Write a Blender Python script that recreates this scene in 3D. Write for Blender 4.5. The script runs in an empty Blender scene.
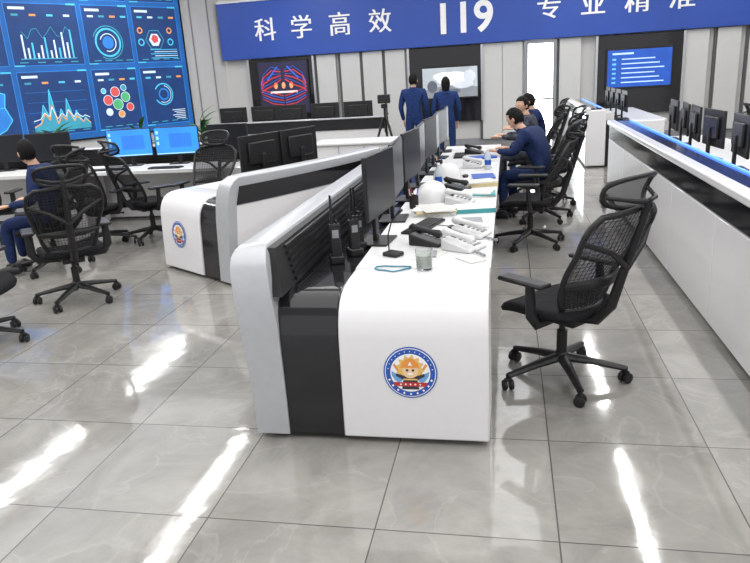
import bpy, bmesh, math, random
from mathutils import Vector, Matrix
random.seed(3)
S=bpy.context.scene; COL=S.collection
S.view_settings.view_transform='Standard'
rad=math.radians
# ------------------------------------------------------------ materials
MATS={}
def mat(name,col,rough=.5,metal=0,es=0,coat=0,noise=.04,scale=18,bump=0,trans=0,alpha=1,spec=.5):
    if name in MATS: return MATS[name]
    m=bpy.data.materials.new(name); m.use_nodes=True; nt=m.node_tree; b=nt.nodes['Principled BSDF']
    b.inputs['Roughness'].default_value=rough; b.inputs['Metallic'].default_value=metal
    b.inputs['Coat Weight'].default_value=coat; b.inputs['Coat Roughness'].default_value=.05
    b.inputs['Transmission Weight'].default_value=trans; b.inputs['Specular IOR Level'].default_value=spec
    tc=nt.nodes.new('ShaderNodeTexCoord'); n=nt.nodes.new('ShaderNodeTexNoise'); n.inputs['Scale'].default_value=scale; n.inputs['Detail'].default_value=3
    nt.links.new(tc.outputs['Object'],n.inputs['Vector'])
    r=nt.nodes.new('ShaderNodeValToRGB'); nt.links.new(n.outputs['Fac'],r.inputs['Fac'])
    r.color_ramp.elements[0].position=.3; r.color_ramp.elements[1].position=.7
    r.color_ramp.elements[0].color=tuple(x*(1-noise) for x in col)+(1,)
    r.color_ramp.elements[1].color=tuple(min(1,x*(1+noise)) for x in col)+(1,)
    nt.links.new(r.outputs['Color'],b.inputs['Base Color'])
    if es>0:
        nt.links.new(r.outputs['Color'],b.inputs['Emission Color']); b.inputs['Emission Strength'].default_value=es
    if bump>0:
        bp=nt.nodes.new('ShaderNodeBump'); bp.inputs['Strength'].default_value=bump; bp.inputs['Distance'].default_value=.01
        nt.links.new(n.outputs['Fac'],bp.inputs['Height']); nt.links.new(bp.outputs['Normal'],b.inputs['Normal'])
    if alpha<1: b.inputs['Alpha'].default_value=alpha
    MATS[name]=m; return m
WHITE=mat('white_lacquer',(.74,.732,.742),.22,coat=.3,noise=.01)
WHITE2=mat('white_worktop',(.68,.68,.68),.35,noise=.02)
SILVER=mat('silver_grey_panel',(.46,.47,.49),.3,metal=.25,noise=.03)
SILVERD=mat('silver_trim',(.5,.51,.53),.28,metal=.7)
BLACKG=mat('black_gloss',(.012,.012,.014),.1,coat=.2,spec=.4)
BLACKM=mat('black_matte',(.018,.018,.019),.5,spec=.3)
BLACKP=mat('black_plastic',(.014,.014,.015),.4,spec=.35)
FABRIC=mat('seat_fabric',(.013,.013,.015),.85,scale=120,noise=.3,bump=.3,spec=.15)
MESHF=mat('chair_mesh',(.013,.013,.014),.7,alpha=.68,spec=.2)
WALLM=mat('wall_paint',(.52,.515,.505),.6,noise=.02,scale=4)
WALLP=mat('wall_panel_light',(.57,.57,.56),.45,noise=.02,scale=4)
GROOVE=mat('wall_groove',(.08,.08,.085),.6)
CEIL=mat('ceiling_white',(.8,.8,.8),.7,noise=.02)
BANNER=mat('banner_blue',(.018,.070,.38),.45,noise=.06,scale=1)
TEXTW=mat('letter_white',(.9,.9,.9),.4)
SCR_OFF=mat('screen_off',(.011,.012,.016),.3,spec=.3)
NAVY=mat('navy_uniform',(.012,.024,.080),.8,scale=30,noise=.25,bump=.3,spec=.2)
NAVYL=mat('blue_uniform',(.012,.032,.12),.8,scale=30,noise=.25,bump=.3,spec=.2)
CAMO=mat('camo_uniform',(.05,.055,.075),.85,scale=22,noise=.7,spec=.2)
SKIN=mat('skin',(.56,.33,.23),.5,noise=.05)
HAIR=mat('black_hair',(.007,.006,.006),.7,scale=90,noise=.4,bump=.3,spec=.15)
LEAF=mat('leaf_green',(.03,.12,.03),.5,noise=.3,scale=9)
POT=mat('pot_ceramic',(.5,.5,.48),.3)
PAPER=mat('paper',(.75,.75,.72),.7,noise=.04,scale=40)
PAPERG=mat('printed_paper',(.60,.60,.58),.7,noise=.25,scale=160)
PHW=mat('phone_white',(.62,.62,.62),.35)
RED=mat('logo_red',(.5,.03,.03),.4); GOLD=mat('logo_gold',(.78,.50,.14),.4); BLUEL=mat('logo_blue',(.02,.09,.42),.35)
TEAL=mat('teal_folder',(.05,.30,.33),.5); YEL=mat('manila',(.55,.45,.25),.6)
GREYP=mat('grey_plastic',(.25,.26,.28),.4)
def emis(name,col,s): return mat(name,col,.5,es=s,noise=.12,scale=3)
LEDB=emis('led_blue',(.05,.16,1),3)
def floor_mat():
    m=bpy.data.materials.new('marble_tiles'); m.use_nodes=True; nt=m.node_tree; N=nt.nodes; Lk=nt.links; b=N['Principled BSDF']
    tc=N.new('ShaderNodeTexCoord'); mp=N.new('ShaderNodeMapping'); mp.inputs['Location'].default_value=(.53+7.2,-2.27+7.5*2,0)
    Lk.new(tc.outputs['Object'],mp.inputs['Vector'])
    br=N.new('ShaderNodeTexBrick'); br.offset=0; br.squash=1; br.inputs['Scale'].default_value=1; br.inputs['Brick Width'].default_value=.72; br.inputs['Row Height'].default_value=.75
    br.inputs['Mortar Size'].default_value=.0032; br.inputs['Mortar Smooth'].default_value=.1; br.inputs['Color1'].default_value=(0,0,0,1); br.inputs['Color2'].default_value=(1,1,1,1); br.inputs['Bias'].default_value=0
    Lk.new(mp.outputs['Vector'],br.inputs['Vector'])
    add=N.new('ShaderNodeVectorMath'); add.operation='MULTIPLY_ADD'
    Lk.new(br.outputs['Color'],add.inputs[0]); add.inputs[1].default_value=(7.3,3.1,5.7); Lk.new(mp.outputs['Vector'],add.inputs[2])
    n1=N.new('ShaderNodeTexNoise'); n1.inputs['Scale'].default_value=2.4; n1.inputs['Detail'].default_value=9; n1.inputs['Roughness'].default_value=.68; n1.inputs['Distortion'].default_value=.6
    Lk.new(add.outputs[0],n1.inputs['Vector'])
    r1=N.new('ShaderNodeValToRGB'); e=r1.color_ramp.elements; e[0].position=.34; e[0].color=(.222,.214,.198,1); e[1].position=.66; e[1].color=(.325,.315,.293,1)
    Lk.new(n1.outputs['Fac'],r1.inputs['Fac'])
    n2=N.new('ShaderNodeTexNoise'); n2.inputs['Scale'].default_value=1.5; n2.inputs['Detail'].default_value=5; n2.inputs['Distortion'].default_value=.9
    Lk.new(add.outputs[0],n2.inputs['Vector'])
    r2=N.new('ShaderNodeValToRGB'); e=r2.color_ramp.elements; e[0].position=.485; e[0].color=(0,0,0,1); e[1].position=.50; e[1].color=(1,1,1,1); k=e.new(.51); k.color=(0,0,0,1)
    Lk.new(n2.outputs['Fac'],r2.inputs['Fac'])
    mx=N.new('ShaderNodeMixRGB'); mx.inputs[2].default_value=(.46,.45,.43,1); ml=N.new('ShaderNodeMath'); ml.operation='MULTIPLY'; ml.inputs[1].default_value=.20
    Lk.new(r2.outputs['Color'],ml.inputs[0]); Lk.new(ml.outputs[0],mx.inputs[0]); Lk.new(r1.outputs['Color'],mx.inputs[1])
    mg=N.new('ShaderNodeMixRGB'); mg.inputs[2].default_value=(.09,.088,.085,1); Lk.new(br.outputs['Fac'],mg.inputs[0]); Lk.new(mx.outputs[0],mg.inputs[1])
    Lk.new(mg.outputs[0],b.inputs['Base Color']); b.inputs['Roughness'].default_value=.065; b.inputs['IOR'].default_value=1.58
    bp=N.new('ShaderNodeBump'); bp.inputs['Strength'].default_value=.06; bp.inputs['Distance'].default_value=.02
    n3=N.new('ShaderNodeTexNoise'); n3.inputs['Scale'].default_value=5; n3.inputs['Detail'].default_value=3; Lk.new(mp.outputs['Vector'],n3.inputs['Vector'])
    Lk.new(n3.outputs['Fac'],bp.inputs['Height']); Lk.new(bp.outputs['Normal'],b.inputs['Normal'])
    return m
FLOORM=floor_mat()
# ------------------------------------------------------------ geometry helpers
def root(name,loc=(0,0,0),rz=0):
    o=bpy.data.objects.new(name,None); o.location=loc; o.rotation_euler=(0,0,rz); o.empty_display_size=.1; COL.objects.link(o); return o
def add(name,verts,faces,m,parent=None,bevel=0,ang=35,recalc=True,seg=2):
    me=bpy.data.meshes.new(name); me.from_pydata([tuple(v) for v in verts],[],faces)
    if recalc:
        bm=bmesh.new(); bm.from_mesh(me); bmesh.ops.recalc_face_normals(bm,faces=bm.faces); bm.to_mesh(me); bm.free()
    for p in me.polygons: p.use_smooth=True
    me.set_sharp_from_angle(angle=rad(ang))
    me.materials.append(m); o=bpy.data.objects.new(name,me); COL.objects.link(o)
    if parent: o.parent=parent
    if bevel: 
        b=o.modifiers.new('bevel','BEVEL'); b.width=bevel; b.segments=seg; b.limit_method='ANGLE'
    return o
BF=[(0,1,2,3),(4,7,6,5),(0,4,5,1),(1,5,6,2),(2,6,7,3),(3,7,4,0)]
def boxgeo(x,y,z):
    v=[(x[0],y[0],z[0]),(x[1],y[0],z[0]),(x[1],y[1],z[0]),(x[0],y[1],z[0]),(x[0],y[0],z[1]),(x[1],y[0],z[1]),(x[1],y[1],z[1]),(x[0],y[1],z[1])]
    return [Vector(q) for q in v],list(BF)
def box(name,x,y,z,m,parent=None,bevel=0):
    v,f=boxgeo(x,y,z); return add(name,v,f,m,parent,bevel)
def tubegeo(pts,rr,n=10,flat=1.0,flatdir=None):
    pts=[Vector(p) for p in pts]; V=[];Fc=[]
    if not isinstance(rr,(list,tuple)): rr=[rr]*len(pts)
    up=None
    for i,p in enumerate(pts):
        t=(pts[min(i+1,len(pts)-1)]-pts[max(i-1,0)]).normalized()
        if up is None:
            up=Vector(flatdir) if flatdir else (Vector((0,0,1)) if abs(t.z)<.9 else Vector((1,0,0)))
        a=t.cross(up)
        if a.length<1e-4: a=t.orthogonal()
        a.normalize(); b=a.cross(t).normalized(); up=b
        for k in range(n):
            q=2*math.pi*k/n; V.append(p+a*math.cos(q)*rr[i]+b*math.sin(q)*rr[i]*flat)
    for i in range(len(pts)-1):
        for k in range(n):
            Fc.append((i*n+k,i*n+(k+1)%n,(i+1)*n+(k+1)%n,(i+1)*n+k))
    Fc.append(tuple(range(n))[::-1]); Fc.append(tuple((len(pts)-1)*n+k for k in range(n)))
    return V,Fc
def merge(geos):
    V=[];Fc=[]
    for v,f in geos:
        o=len(V); V+=list(v); Fc+=[tuple(i+o for i in q) for q in f]
    return V,Fc
def tube(name,pts,rr,m,parent=None,n=10,flat=1.0,flatdir=None):
    v,f=tubegeo(pts,rr,n,flat,flatdir); return add(name,v,f,m,parent,ang=50)
def lathe(name,prof,m,parent=None,n=24,c=(0,0,0)):
    V=[];Fc=[]
    for (r,z) in prof:
        for k in range(n):
            a=2*math.pi*k/n; V.append((c[0]+r*math.cos(a),c[1]+r*math.sin(a),c[2]+z))
    for i in range(len(prof)-1):
        for k in range(n): Fc.append((i*n+k,i*n+(k+1)%n,(i+1)*n+(k+1)%n,(i+1)*n+k))
    Fc.append(tuple(range(n))[::-1]); Fc.append(tuple((len(prof)-1)*n+k for k in range(n)))
    return add(name,V,Fc,m,parent,ang=40)
def ellipsoid(name,c,s,m,parent=None,sub=3):
    bm=bmesh.new(); bmesh.ops.create_icosphere(bm,subdivisions=sub,radius=1)
    me=bpy.data.meshes.new(name)
    for v in bm.verts: v.co=Vector((v.co.x*s[0]+c[0],v.co.y*s[1]+c[1],v.co.z*s[2]+c[2]))
    bm.to_mesh(me); bm.free()
    for p in me.polygons: p.use_smooth=True
    me.materials.append(m); o=bpy.data.objects.new(name,me); COL.objects.link(o)
    if parent:o.parent=parent
    return o
def clone(src,loc,rz):
    n=src.copy(); n.location=loc; n.rotation_euler=(0,0,rz); COL.objects.link(n)
    for c in src.children:
        k=c.copy(); k.parent=n; COL.objects.link(k)
    return n
# ------------------------------------------------------------ room
CH=4.6
def quadwall(name,a,b,z0,z1,m,th=.12):
    a=Vector((*a,0));b=Vector((*b,0)); d=(b-a).normalized(); n=Vector((-d.y,d.x,0))*th
    v=[a,b,b+n,a+n]; V=[Vector((q.x,q.y,z0)) for q in v]+[Vector((q.x,q.y,z1)) for q in v]
    return add(name,V,BF,m)
box('floor',(-14,8),(-3,17.2),(-.1,0),FLOORM)
box('ceiling',(-14,8),(-3,17.2),(CH,CH+.1),CEIL)
quadwall('wall_back',(7.6,17),(-6.99,17),0,CH,WALLM,-.15)
D=Vector((-.5106,-.8597,0)); NW=Vector((.8597,-.5106,0)); K=Vector((-6.99,17,0))
Lend=K+D*9
quadwall('wall_left',(K.x,K.y),(Lend.x,Lend.y),0,CH,WALLP,-.15)
quadwall('wall_left_side',(Lend.x,Lend.y),(Lend.x,-3),0,CH,WALLM,-.15)
quadwall('wall_right',(7.6,-3),(7.6,17),0,CH,WALLM,-.15)
box('baseboard_back',(-6.9,7.5),(16.97,17),(0,.12),GREYP)
wp=root('wall_panelling')
for i,x in enumerate([-4.35,-3.75,-3.2,-2.65,-.35,.1,1.4,4.1,4.75,5.4]):
    box('panel_%d'%i,(x-.24,x+.24),(16.9,16.98),(.1,2.28),WALLP,wp,.01)
    box('groove_%d'%i,(x-.30,x-.25),(16.93,16.985),(.1,2.28),GROOVE,wp)
for i,t in enumerate([.35,.85]):
    p=K+D*t+NW*.005
    V=[p+Vector((0,0,.1)),p+D*.03+Vector((0,0,.1)),p+D*.03+Vector((0,0,CH)),p+Vector((0,0,CH))]
    V+= [q+NW*.01 for q in V]
    add('seam_%d'%i,V,[(0,1,2,3),(4,5,6,7),(0,1,5,4),(2,3,7,6)],GREYP,wp)
dr=root('door_1')
box('leaf_glass',(.46,1.02),(16.9,16.95),(.0,2.2),emis('daylight_glass',(.85,.93,1),8.0),dr)
for a,b in [((.37,.46),(0,2.28)),((1.02,1.10),(0,2.28)),((.46,1.02),(2.2,2.28)),((.46,1.02),(.95,.99))]:
    box('frame',a,(16.84,16.97),b,GREYP,dr,.005)
bn=root('wall_banner_sign')
box('board',(-6.97,7.4),(16.8,16.9),(2.29,3.6),BANNER,bn,.01)
box('trim_top',(-6.97,7.4),(16.78,16.92),(3.6,3.64),SILVERD,bn)
def text(s,x,z,size,parent,y=16.79,bold=0):
    c=bpy.data.curves.new('letter','FONT'); c.body=s; c.size=size; c.extrude=.008; c.align_x='CENTER'; c.align_y='CENTER'; c.offset=bold
    o=bpy.data.objects.new('letter_'+s,c); o.rotation_euler=(rad(90),0,0); o.location=(x,y,z); c.materials.append(TEXTW); COL.objects.link(o); o.parent=parent; return o
for s,x in zip('科学高效',[-5.78,-4.87,-3.92,-2.95]):
    text(s,x,2.90,.56,bn); text(s,x+.016,2.90,.56,bn,16.7895)
text('119',-1.0,2.84,.92,bn,bold=.02)
for s,x in zip('专业精准',[.90,1.85,2.78,3.70]):
    text(s,x,2.93,.56,bn); text(s,x+.016,2.93,.56,bn,16.7895)
# ------------------------------------------------------------ wall displays
def wall_display(name,x0,x1,z0,z1,bx0,bx1,kind):
    r=root(name)
    box('black_bay',(bx0,bx1),(16.86,16.97),(.55,2.27),BLACKG,r,.01)
    box('side_trim_l',(bx0-.05,bx0),(16.84,16.97),(.55,2.27),SILVERD,r); box('side_trim_r',(bx1,bx1+.05),(16.84,16.97),(.55,2.27),SILVERD,r)
    box('bezel',(x0-.04,x1+.04),(16.80,16.86),(z0-.04,z1+.04),BLACKP,r,.01)
    y=16.795; cx=(x0+x1)/2; cz=(z0+z1)/2
    if kind=='fire':
        box('screen',(x0,x1),(y,y+.005),(z0,z1),emis('scr_dark_navy',(.012,.010,.035),1),r)
        def streak(nm,pts,w,m): tube(nm,[(cx+a,y-.003,cz+b) for a,b in pts],w,m,r,4)
        R_=emis('scr_red',(.42,.03,.04),1); B_=emis('scr_blue2',(.03,.09,.45),1)
        for s_ in (-1,1):
            for i in range(6):
                o=.09*i; streak('arc_%d_%d'%(s_,i),[(s_*.05,.42-o*.5),(s_*.28,.50-o),(s_*.5,.33-o*.8),(s_*.58,.12-o*.5)],.006+.008*(i%2),R_ if i%2 else B_)
            for i in range(5):
                o=.055*i; streak('low_%d_%d'%(s_,i),[(s_*.02,-.42+o),(s_*.3,-.38+o*1.2),(s_*.56,-.25+o)],.010,R_ if i%2==0 else B_)
            streak('bar_%d'%s_,[(s_*.12,.5),(s_*.4,.2)],.02,B_)
        for i in (-1,0,1): ellipsoid('flame_%d'%i,(cx+i*.2,y,cz+.05),(.05,.004,.08),emis('scr_orange',(.7,.25,.1),1),r,2)
        box('caption',(cx-.35,cx+.35),(y-.005,y),(cz-.13,cz-.08),emis('scr_pale',(.6,.5,.5),1),r)
    elif kind=='grey':
        box('screen',(x0,x1),(y,y+.005),(z0,z1),emis('scr_grey',(.30,.33,.36),1),r)
        add('ground',[(x0,y-.001,z0),(x1,y-.001,z0),(x1,y-.001,z0+.22),(cx,y-.001,z0+.3),(x0,y-.001,z0+.18)],[(0,1,2,3,4)],emis('scr_dk2',(.16,.17,.19),1),r,recalc=False)
        for q_,(a,b,w,h) in enumerate([(.1,.08,.42,.16),(.3,-.05,.25,.1),(-.1,.14,.3,.1),(.45,.12,.15,.14)]): ellipsoid('vehicle_%d'%q_,(cx+a,y,cz+b),(w,.003+.001*q_,h),emis('scr_pale2',(.62,.65,.68),1) if q_%2==0 else emis('scr_mid',(.42,.45,.5),1),r,3)
        for q_,(a,b,w,h) in enumerate([(-.42,-.08,.12,.14),(.05,-.2,.2,.06),(-.2,-.22,.07,.1)]): ellipsoid('shade_%d'%q_,(cx+a,y,cz+b),(w,.006,h),emis('scr_dk',(.07,.08,.10),1),r,3)
    else:
        box('screen',(x0,x1),(y,y+.005),(z0,z1),emis('scr_blue',(.01,.06,.32),1),r)
        box('title',(x0+.1,x0+.55),(y-.004,y),(z1-.1,z1-.06),emis('scr_pale3',(.35,.5,.75),1),r)
        for i in range(6):
            zz=z1-.2-i*.1; box('row_%d'%i,(x0+.3,x1-.35+.1*(i%3)),(y-.004,y),(zz-.012,zz+.012),emis('scr_pale3',(.35,.5,.75),1),r)
            box('dot_%d'%i,(x0+.1,x0+.18),(y-.004,y),(zz-.02,zz+.02),emis('scr_cy',(.1,.4,.7),1),r)
    return r
wall_display('wall_display',-6.06,-4.83,.96,2.18,-6.31,-4.69,'fire')
wall_display('wall_display',-1.99,-.70,1.12,1.80,-2.3,-.62,'grey')
wall_display('wall_display',2.21,3.57,1.14,1.94,2.0,3.8,'blue')
# ------------------------------------------------------------ video wall
vw=root('video_wall'); SR=K+D*1.19
def VP(u,z,off=.06): 
    q=SR+D*u+NW*off; return Vector((q.x,q.y,z))
def vquad(name,pts,m,off=.066,parent=vw):
    return add(name,[VP(u,z,off) for u,z in pts],[tuple(range(len(pts)))],m,parent,recalc=False)
V=[VP(-.05,.76,.0),VP(7,.76,.0),VP(7,4.25,.0),VP(-.05,4.25,.0),VP(-.05,.76,.055),VP(7,.76,.055),VP(7,4.25,.055),VP(-.05,4.25,.055)]
add('cabinet',V,BF,BLACKG,vw)
VBG=emis('vw_base',(.005,.075,.26),.9); VPN=emis('vw_panel',(.004,.028,.115),.9); VCY=emis('vw_cyan',(.05,.36,.55),.9); VBL=emis('vw_blue',(.015,.14,.44),.9)
VWH=emis('vw_white',(.45,.55,.65),.9); VOR=emis('vw_orange',(.55,.23,.07),.9); VRD=emis('vw_red',(.45,.06,.06),.9); VGR=emis('vw_green',(.06,.32,.13),.9); VTE=emis('vw_teal',(.03,.22,.31),.9)
vquad('screen',[(0,.80),(7,.80),(7,4.2),(0,4.2)],VBG,.06)
def vring(name,u,z,r0,r1,m,a0=0,a1=360,off=.07,n=32):
    V=[];Fc=[]
    for i in range(n+1):
        a=rad(a0+(a1-a0)*i/n); V.append(VP(u+r0*math.cos(a),z+r0*math.sin(a),off)); V.append(VP(u+r1*math.cos(a),z+r1*math.sin(a),off))
    for i in range(n): Fc.append((2*i,2*i+1,2*i+3,2*i+2))
    add(name,V,Fc,m,vw,recalc=False)
def vline(name,pts,w,m,off=.07):
    V=[];Fc=[]
    for i in range(len(pts)-1):
        (u0,z0),(u1,z1)=pts[i],pts[i+1]; l=math.hypot(u1-u0,z1-z0); nx,nz=-(z1-z0)/l*w,(u1-u0)/l*w; b=len(V)
        V+=[VP(u0+nx,z0+nz,off),VP(u1+nx,z1+nz,off),VP(u1-nx,z1-nz,off),VP(u0-nx,z0-nz,off)]; Fc.append((b,b+1,b+2,b+3))
    add(name,V,Fc,m,vw,recalc=False)
for r_,(z0,z1) in enumerate([(.93,2.2),(2.32,3.5),(3.6,4.1)]):
    for c_,(u0,u1) in enumerate([(.12,1.25),(1.35,2.4),(2.5,3.95),(4.05,5.6)]):
        vquad('panel_%d_%d'%(r_,c_),[(u0,z0),(u1,z0),(u1,z1),(u0,z1)],VPN,.063)
        vline('frame_%d_%d'%(r_,c_),[(u0,z0),(u0,z1),(u1,z1),(u1,z0),(u0,z0)],.008,VBL,.066)
        vline('framec_%d_%d'%(r_,c_),[(u0,z1),(u0+.2,z1)],.016,VCY,.067); vline('framed_%d_%d'%(r_,c_),[(u1-.2,z0),(u1,z0)],.012,VCY,.067)
        vquad('title_%d_%d'%(r_,c_),[(u1-.08,z1-.12),(u1-.4,z1-.12),(u1-.4,z1-.07),(u1-.08,z1-.07)],VWH,.068)
        for j in range(4):
            uu=u1-.12-j*(u1-u0)/4.2; vquad('fig_%d_%d_%d'%(r_,c_,j),[(uu,z1-.24),(uu-.13,z1-.24),(uu-.13,z1-.20),(uu,z1-.20)],(VCY,VWH,VTE,VOR)[(j+c_)%4],.068)
            vquad('sub_%d_%d_%d'%(r_,c_,j),[(uu,z0+.05),(uu-.16,z0+.05),(uu-.16,z0+.07),(uu,z0+.07)],VTE,.068)
for i in range(12):
    u=2.7+i*.09; h=[.55,.3,.5,.2,.35,.15,.4,.25,.1,.3,.2,.45][i]; vquad('bar_%d'%i,[(u,2.46),(u+.035,2.46),(u+.035,2.46+h),(u,2.46+h)],VWH if i%3 else VCY,.07)
vline('bar_axis',[(2.65,2.45),(3.8,2.45)],.006,VCY,.071); vline('bar_line',[(2.7+i*.1,2.95+.12*math.sin(i*1.9)) for i in range(11)],.005,VTE,.073)
vring('dial',1.9,2.75,.26,.30,VCY); vring('dial_ticks',1.9,2.75,.33,.35,VTE,20,300); vring('dial_in',1.9,2.75,.17,.19,VWH,20,290); vring('dial_core',1.9,2.75,0,.13,VBL)
vring('badge',.75,2.8,0,.15,VWH,n=6); vring('badge_red',.75,2.82,0,.10,VRD,n=5,off=.074); vring('badge_ring',.75,2.8,.22,.24,VTE,n=6)
for s_ in (.35,1.1): vring('mini_%.1f'%s_,s_,2.75,.05,.08,VCY,n=16); vring('minib_%.1f'%s_,s_,3.0,.04,.07,VOR,n=16)
for i in range(5): vquad('brow_%d'%i,[(.2,2.4+i*.045),(.9-.1*(i%2),2.4+i*.045),(.9-.1*(i%2),2.415+i*.045),(.2,2.415+i*.045)],VWH if i%2 else VCY,.07)
pk=[(2.6,1.1),(2.7,1.25),(2.76,1.15),(2.88,1.4),(2.95,1.2),(3.05,1.65),(3.12,1.25),(3.2,1.45),(3.3,1.15),(3.38,1.85),(3.46,1.3),(3.55,1.55),(3.65,1.2),(3.8,1.1)]
vquad('area',pk+[(3.8,1.02),(2.6,1.02)],VTE,.068); vline('chart',pk,.010,VCY,.072)
vline('chart2',[(u,z*.55+.52) for u,z in pk[::-1]],.010,VOR,.074); vline('chart3',[(u,z*.35+.85) for u,z in pk],.008,VWH,.075)
for i in range(4): vline('grid_%d'%i,[(2.6,1.2+i*.2),(3.85,1.2+i*.2)],.003,VBL,.067)
for i,(u,z,r,m) in enumerate([(1.7,1.6,.10,VGR),(1.93,1.72,.10,VRD),(2.12,1.55,.10,VRD),(1.9,1.45,.11,VGR),(1.62,1.38,.08,VRD),(2.13,1.3,.07,VWH),(1.85,1.24,.07,VOR),(1.72,1.8,.06,VTE),(2.2,1.75,.05,VCY)]):
    vring('bubble_%d'%i,u,z,0,r,m,off=.07+i*.001,n=20); vring('bubble_rim_%d'%i,u,z,r,r+.012,VWH,off=.0705+i*.001,n=20)
vring('gauge',.72,1.6,.22,.25,VCY,30,330); vring('gauge_in',.72,1.6,.1,.14,VBL); vring('gauge_w',.72,1.6,.18,.195,VWH,100,300)
mp=[(4.2,1.3),(4.35,1.12),(4.5,1.05),(4.7,1.18),(4.9,1.2),(5.1,1.05),(5.3,1.1),(5.4,1.35),(5.45,1.6),(5.3,1.7),(5.2,1.9),(5.05,1.78),(4.9,1.75),(4.75,1.95),(4.6,2.0),(4.4,1.85),(4.25,1.8),(4.3,1.55)]
for q_,o_ in enumerate((0,1.35)):
    m2=[(u,z+o_) for u,z in mp]; vquad('map_%d'%q_,m2,VBL,.068); vline('map_edge_%d'%q_,m2+[m2[0]],.010,VCY,.072)
    vline('map_div_%d'%q_,[(4.3,1.55+o_),(4.7,1.5+o_),(5.0,1.6+o_),(5.4,1.35+o_)],.006,VCY,.072); vline('map_divb_%d'%q_,[(4.75,1.95+o_),(4.7,1.5+o_),(4.9,1.2+o_)],.006,VCY,.072)
for i in range(6): vquad('list_%d'%i,[(.2,1.02+i*.04),(.45+.05*(i%3),1.02+i*.04),(.45+.05*(i%3),1.035+i*.04),(.2,1.035+i*.04)],VWH,.07)
# ------------------------------------------------------------ consoles
WP=[(0,.03),(.012,.3),(.025,.55),(.04,.62),(.065,.67),(.10,.71),(.15,.737),(.21,.753),(.30,.76)]
SP=[(0,.03),(.012,.3),(.022,.6),(.03,.76),(.045,.84),(.065,.89),(.10,.935),(.15,.962),(.21,.975),(.28,.98)]
def interp(P,z):
    if z<=P[0][1]: return P[0][0]
    for (a,b),(c,d) in zip(P,P[1:]):
        if z<=d: return a+(c-a)*(z-b)/(d-b)
    return P[-1][0]
def sweep(name,sec,W,s0,s1,N,m,parent,bevel=0,caps=None):
    V=[];Fc=[];n=len(sec)
    for i in range(N+1):
        for (l,z) in sec:
            a=s0(z) if callable(s0) else s0
            V.append(W(l,a+(s1-a)*i/N,z))
    for i in range(N):
        for k in range(n): Fc.append((i*n+k,i*n+(k+1)%n,(i+1)*n+(k+1)%n,(i+1)*n+k))
    cf=caps or [tuple(range(n))]
    for c in cf: Fc.append(tuple(c)); Fc.append(tuple(N*n+k for k in c))
    return add(name,V,Fc,m,parent,bevel,ang=30)
def endblock(name,P,l0,l1,W,m,parent,back=.5,inset=0,bevel=.008):
    pr=[(s+inset,z) for s,z in P]+[(back,P[-1][1]),(back,.03)]
    n=len(pr); V=[W(l0,s,z) for s,z in pr]+[W(l1,s,z) for s,z in pr]
    Fc=[tuple(range(n)),tuple(n+k for k in range(n))]+[(k,(k+1)%n,n+(k+1)%n,n+k) for k in range(n)]
    return add(name,V,Fc,m,parent,bevel,ang=25)
def logo(W,l,r,parent,P=WP,zc=.38):
    def Q(a,b,off):
        z=zc+b; return W(l-a,interp(P,z)-off,z)
    def poly(name,pts,m,off): add(name,[Q(a*r,b*r,off) for a,b in pts],[tuple(range(len(pts)))],m,parent,recalc=False)
    def disc(name,r0,m,off,n=32,cx=0,cz=0,sx=1,sz=1):
        poly(name,[(cx+math.cos(2*math.pi*k/n)*r0*sx,cz+math.sin(2*math.pi*k/n)*r0*sz) for k in range(n)],m,off)
    disc('logo_rim',1,BLUEL,.003); disc('logo_white_rim',.95,TEXTW,.004); disc('logo_ring',.92,BLUEL,.005); disc('logo_inner',.74,TEXTW,.006)
    LB=mat('logo_lightblue',(.15,.35,.65),.4); FL=mat('logo_orange',(.80,.30,.06),.4); DK=mat('logo_dark',(.03,.03,.05),.4); SK=mat('logo_face_skin',(.85,.58,.34),.4)
    sp=[]
    for k in range(24):
        a=2*math.pi*k/24+.1; q=.54 if k%2 else .40; sp.append((math.cos(a)*q,.18+math.sin(a)*q))
    poly('logo_mane',sp,GOLD,.0075)
    for s_ in (-1,1):
        poly('logo_wing_%d'%s_,[(s_*.2,-.2),(s_*.70,.06),(s_*.68,-.12),(s_*.58,-.28),(s_*.42,-.4)],LB,.007)
        poly('logo_arm_%d'%s_,[(s_*.2,-.12),(s_*.52,-.02),(s_*.54,-.12),(s_*.24,-.28)],DK,.0079)
        poly('logo_ladder_%d'%s_,[(s_*.15,-.3),(s_*.57,.36),(s_*.64,.3),(s_*.22,-.34)],FL,.0068)
    disc('logo_face',.30,SK,.008,cz=.1); poly('logo_helmet',[(-.36,.2),(-.29,.40),(-.16,.52),(0,.58),(.16,.52),(.29,.40),(.36,.2)],FL,.0085); poly('logo_helmet_badge',[(-.08,.29),(0,.44),(.08,.29)],TEXTW,.009)
    disc('logo_eye_l',.05,DK,.009,10,-.11,.11); disc('logo_eye_r',.05,DK,.009,10,.11,.11); disc('logo_muzzle',.08,TEXTW,.0088,14,0,-.03,1.3,.6)
    poly('logo_body',[(-.24,-.14),(.24,-.14),(.32,-.64),(-.32,-.64)],DK,.0078); poly('logo_stripe',[(-.26,-.22),(.26,-.22),(.27,-.28),(-.27,-.28)],GOLD,.0082)
    poly('logo_ribbon',[(-.64,-.36),(.64,-.36),(.56,-.52),(-.56,-.52)],RED,.0092)
    for k in range(5): disc('logo_rt_%d'%k,.04,TEXTW,.0097,4,-.36+k*.18,-.44)
    for k in range(9):
        a=rad(200+k*17.5); disc('logo_char_%d'%k,.05,TEXTW,.0065,4,math.cos(a)*.83,math.sin(a)*.83)
    for k in range(13):
        a=rad(10+k*13.3); disc('logo_dot_%d'%k,.022,TEXTW,.0065,6,math.cos(a)*.83,math.sin(a)*.83)
ZS=[z for s,z in SP]
LN=lambda z: 1.17+.085*(z/1.0)**1.5
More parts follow.
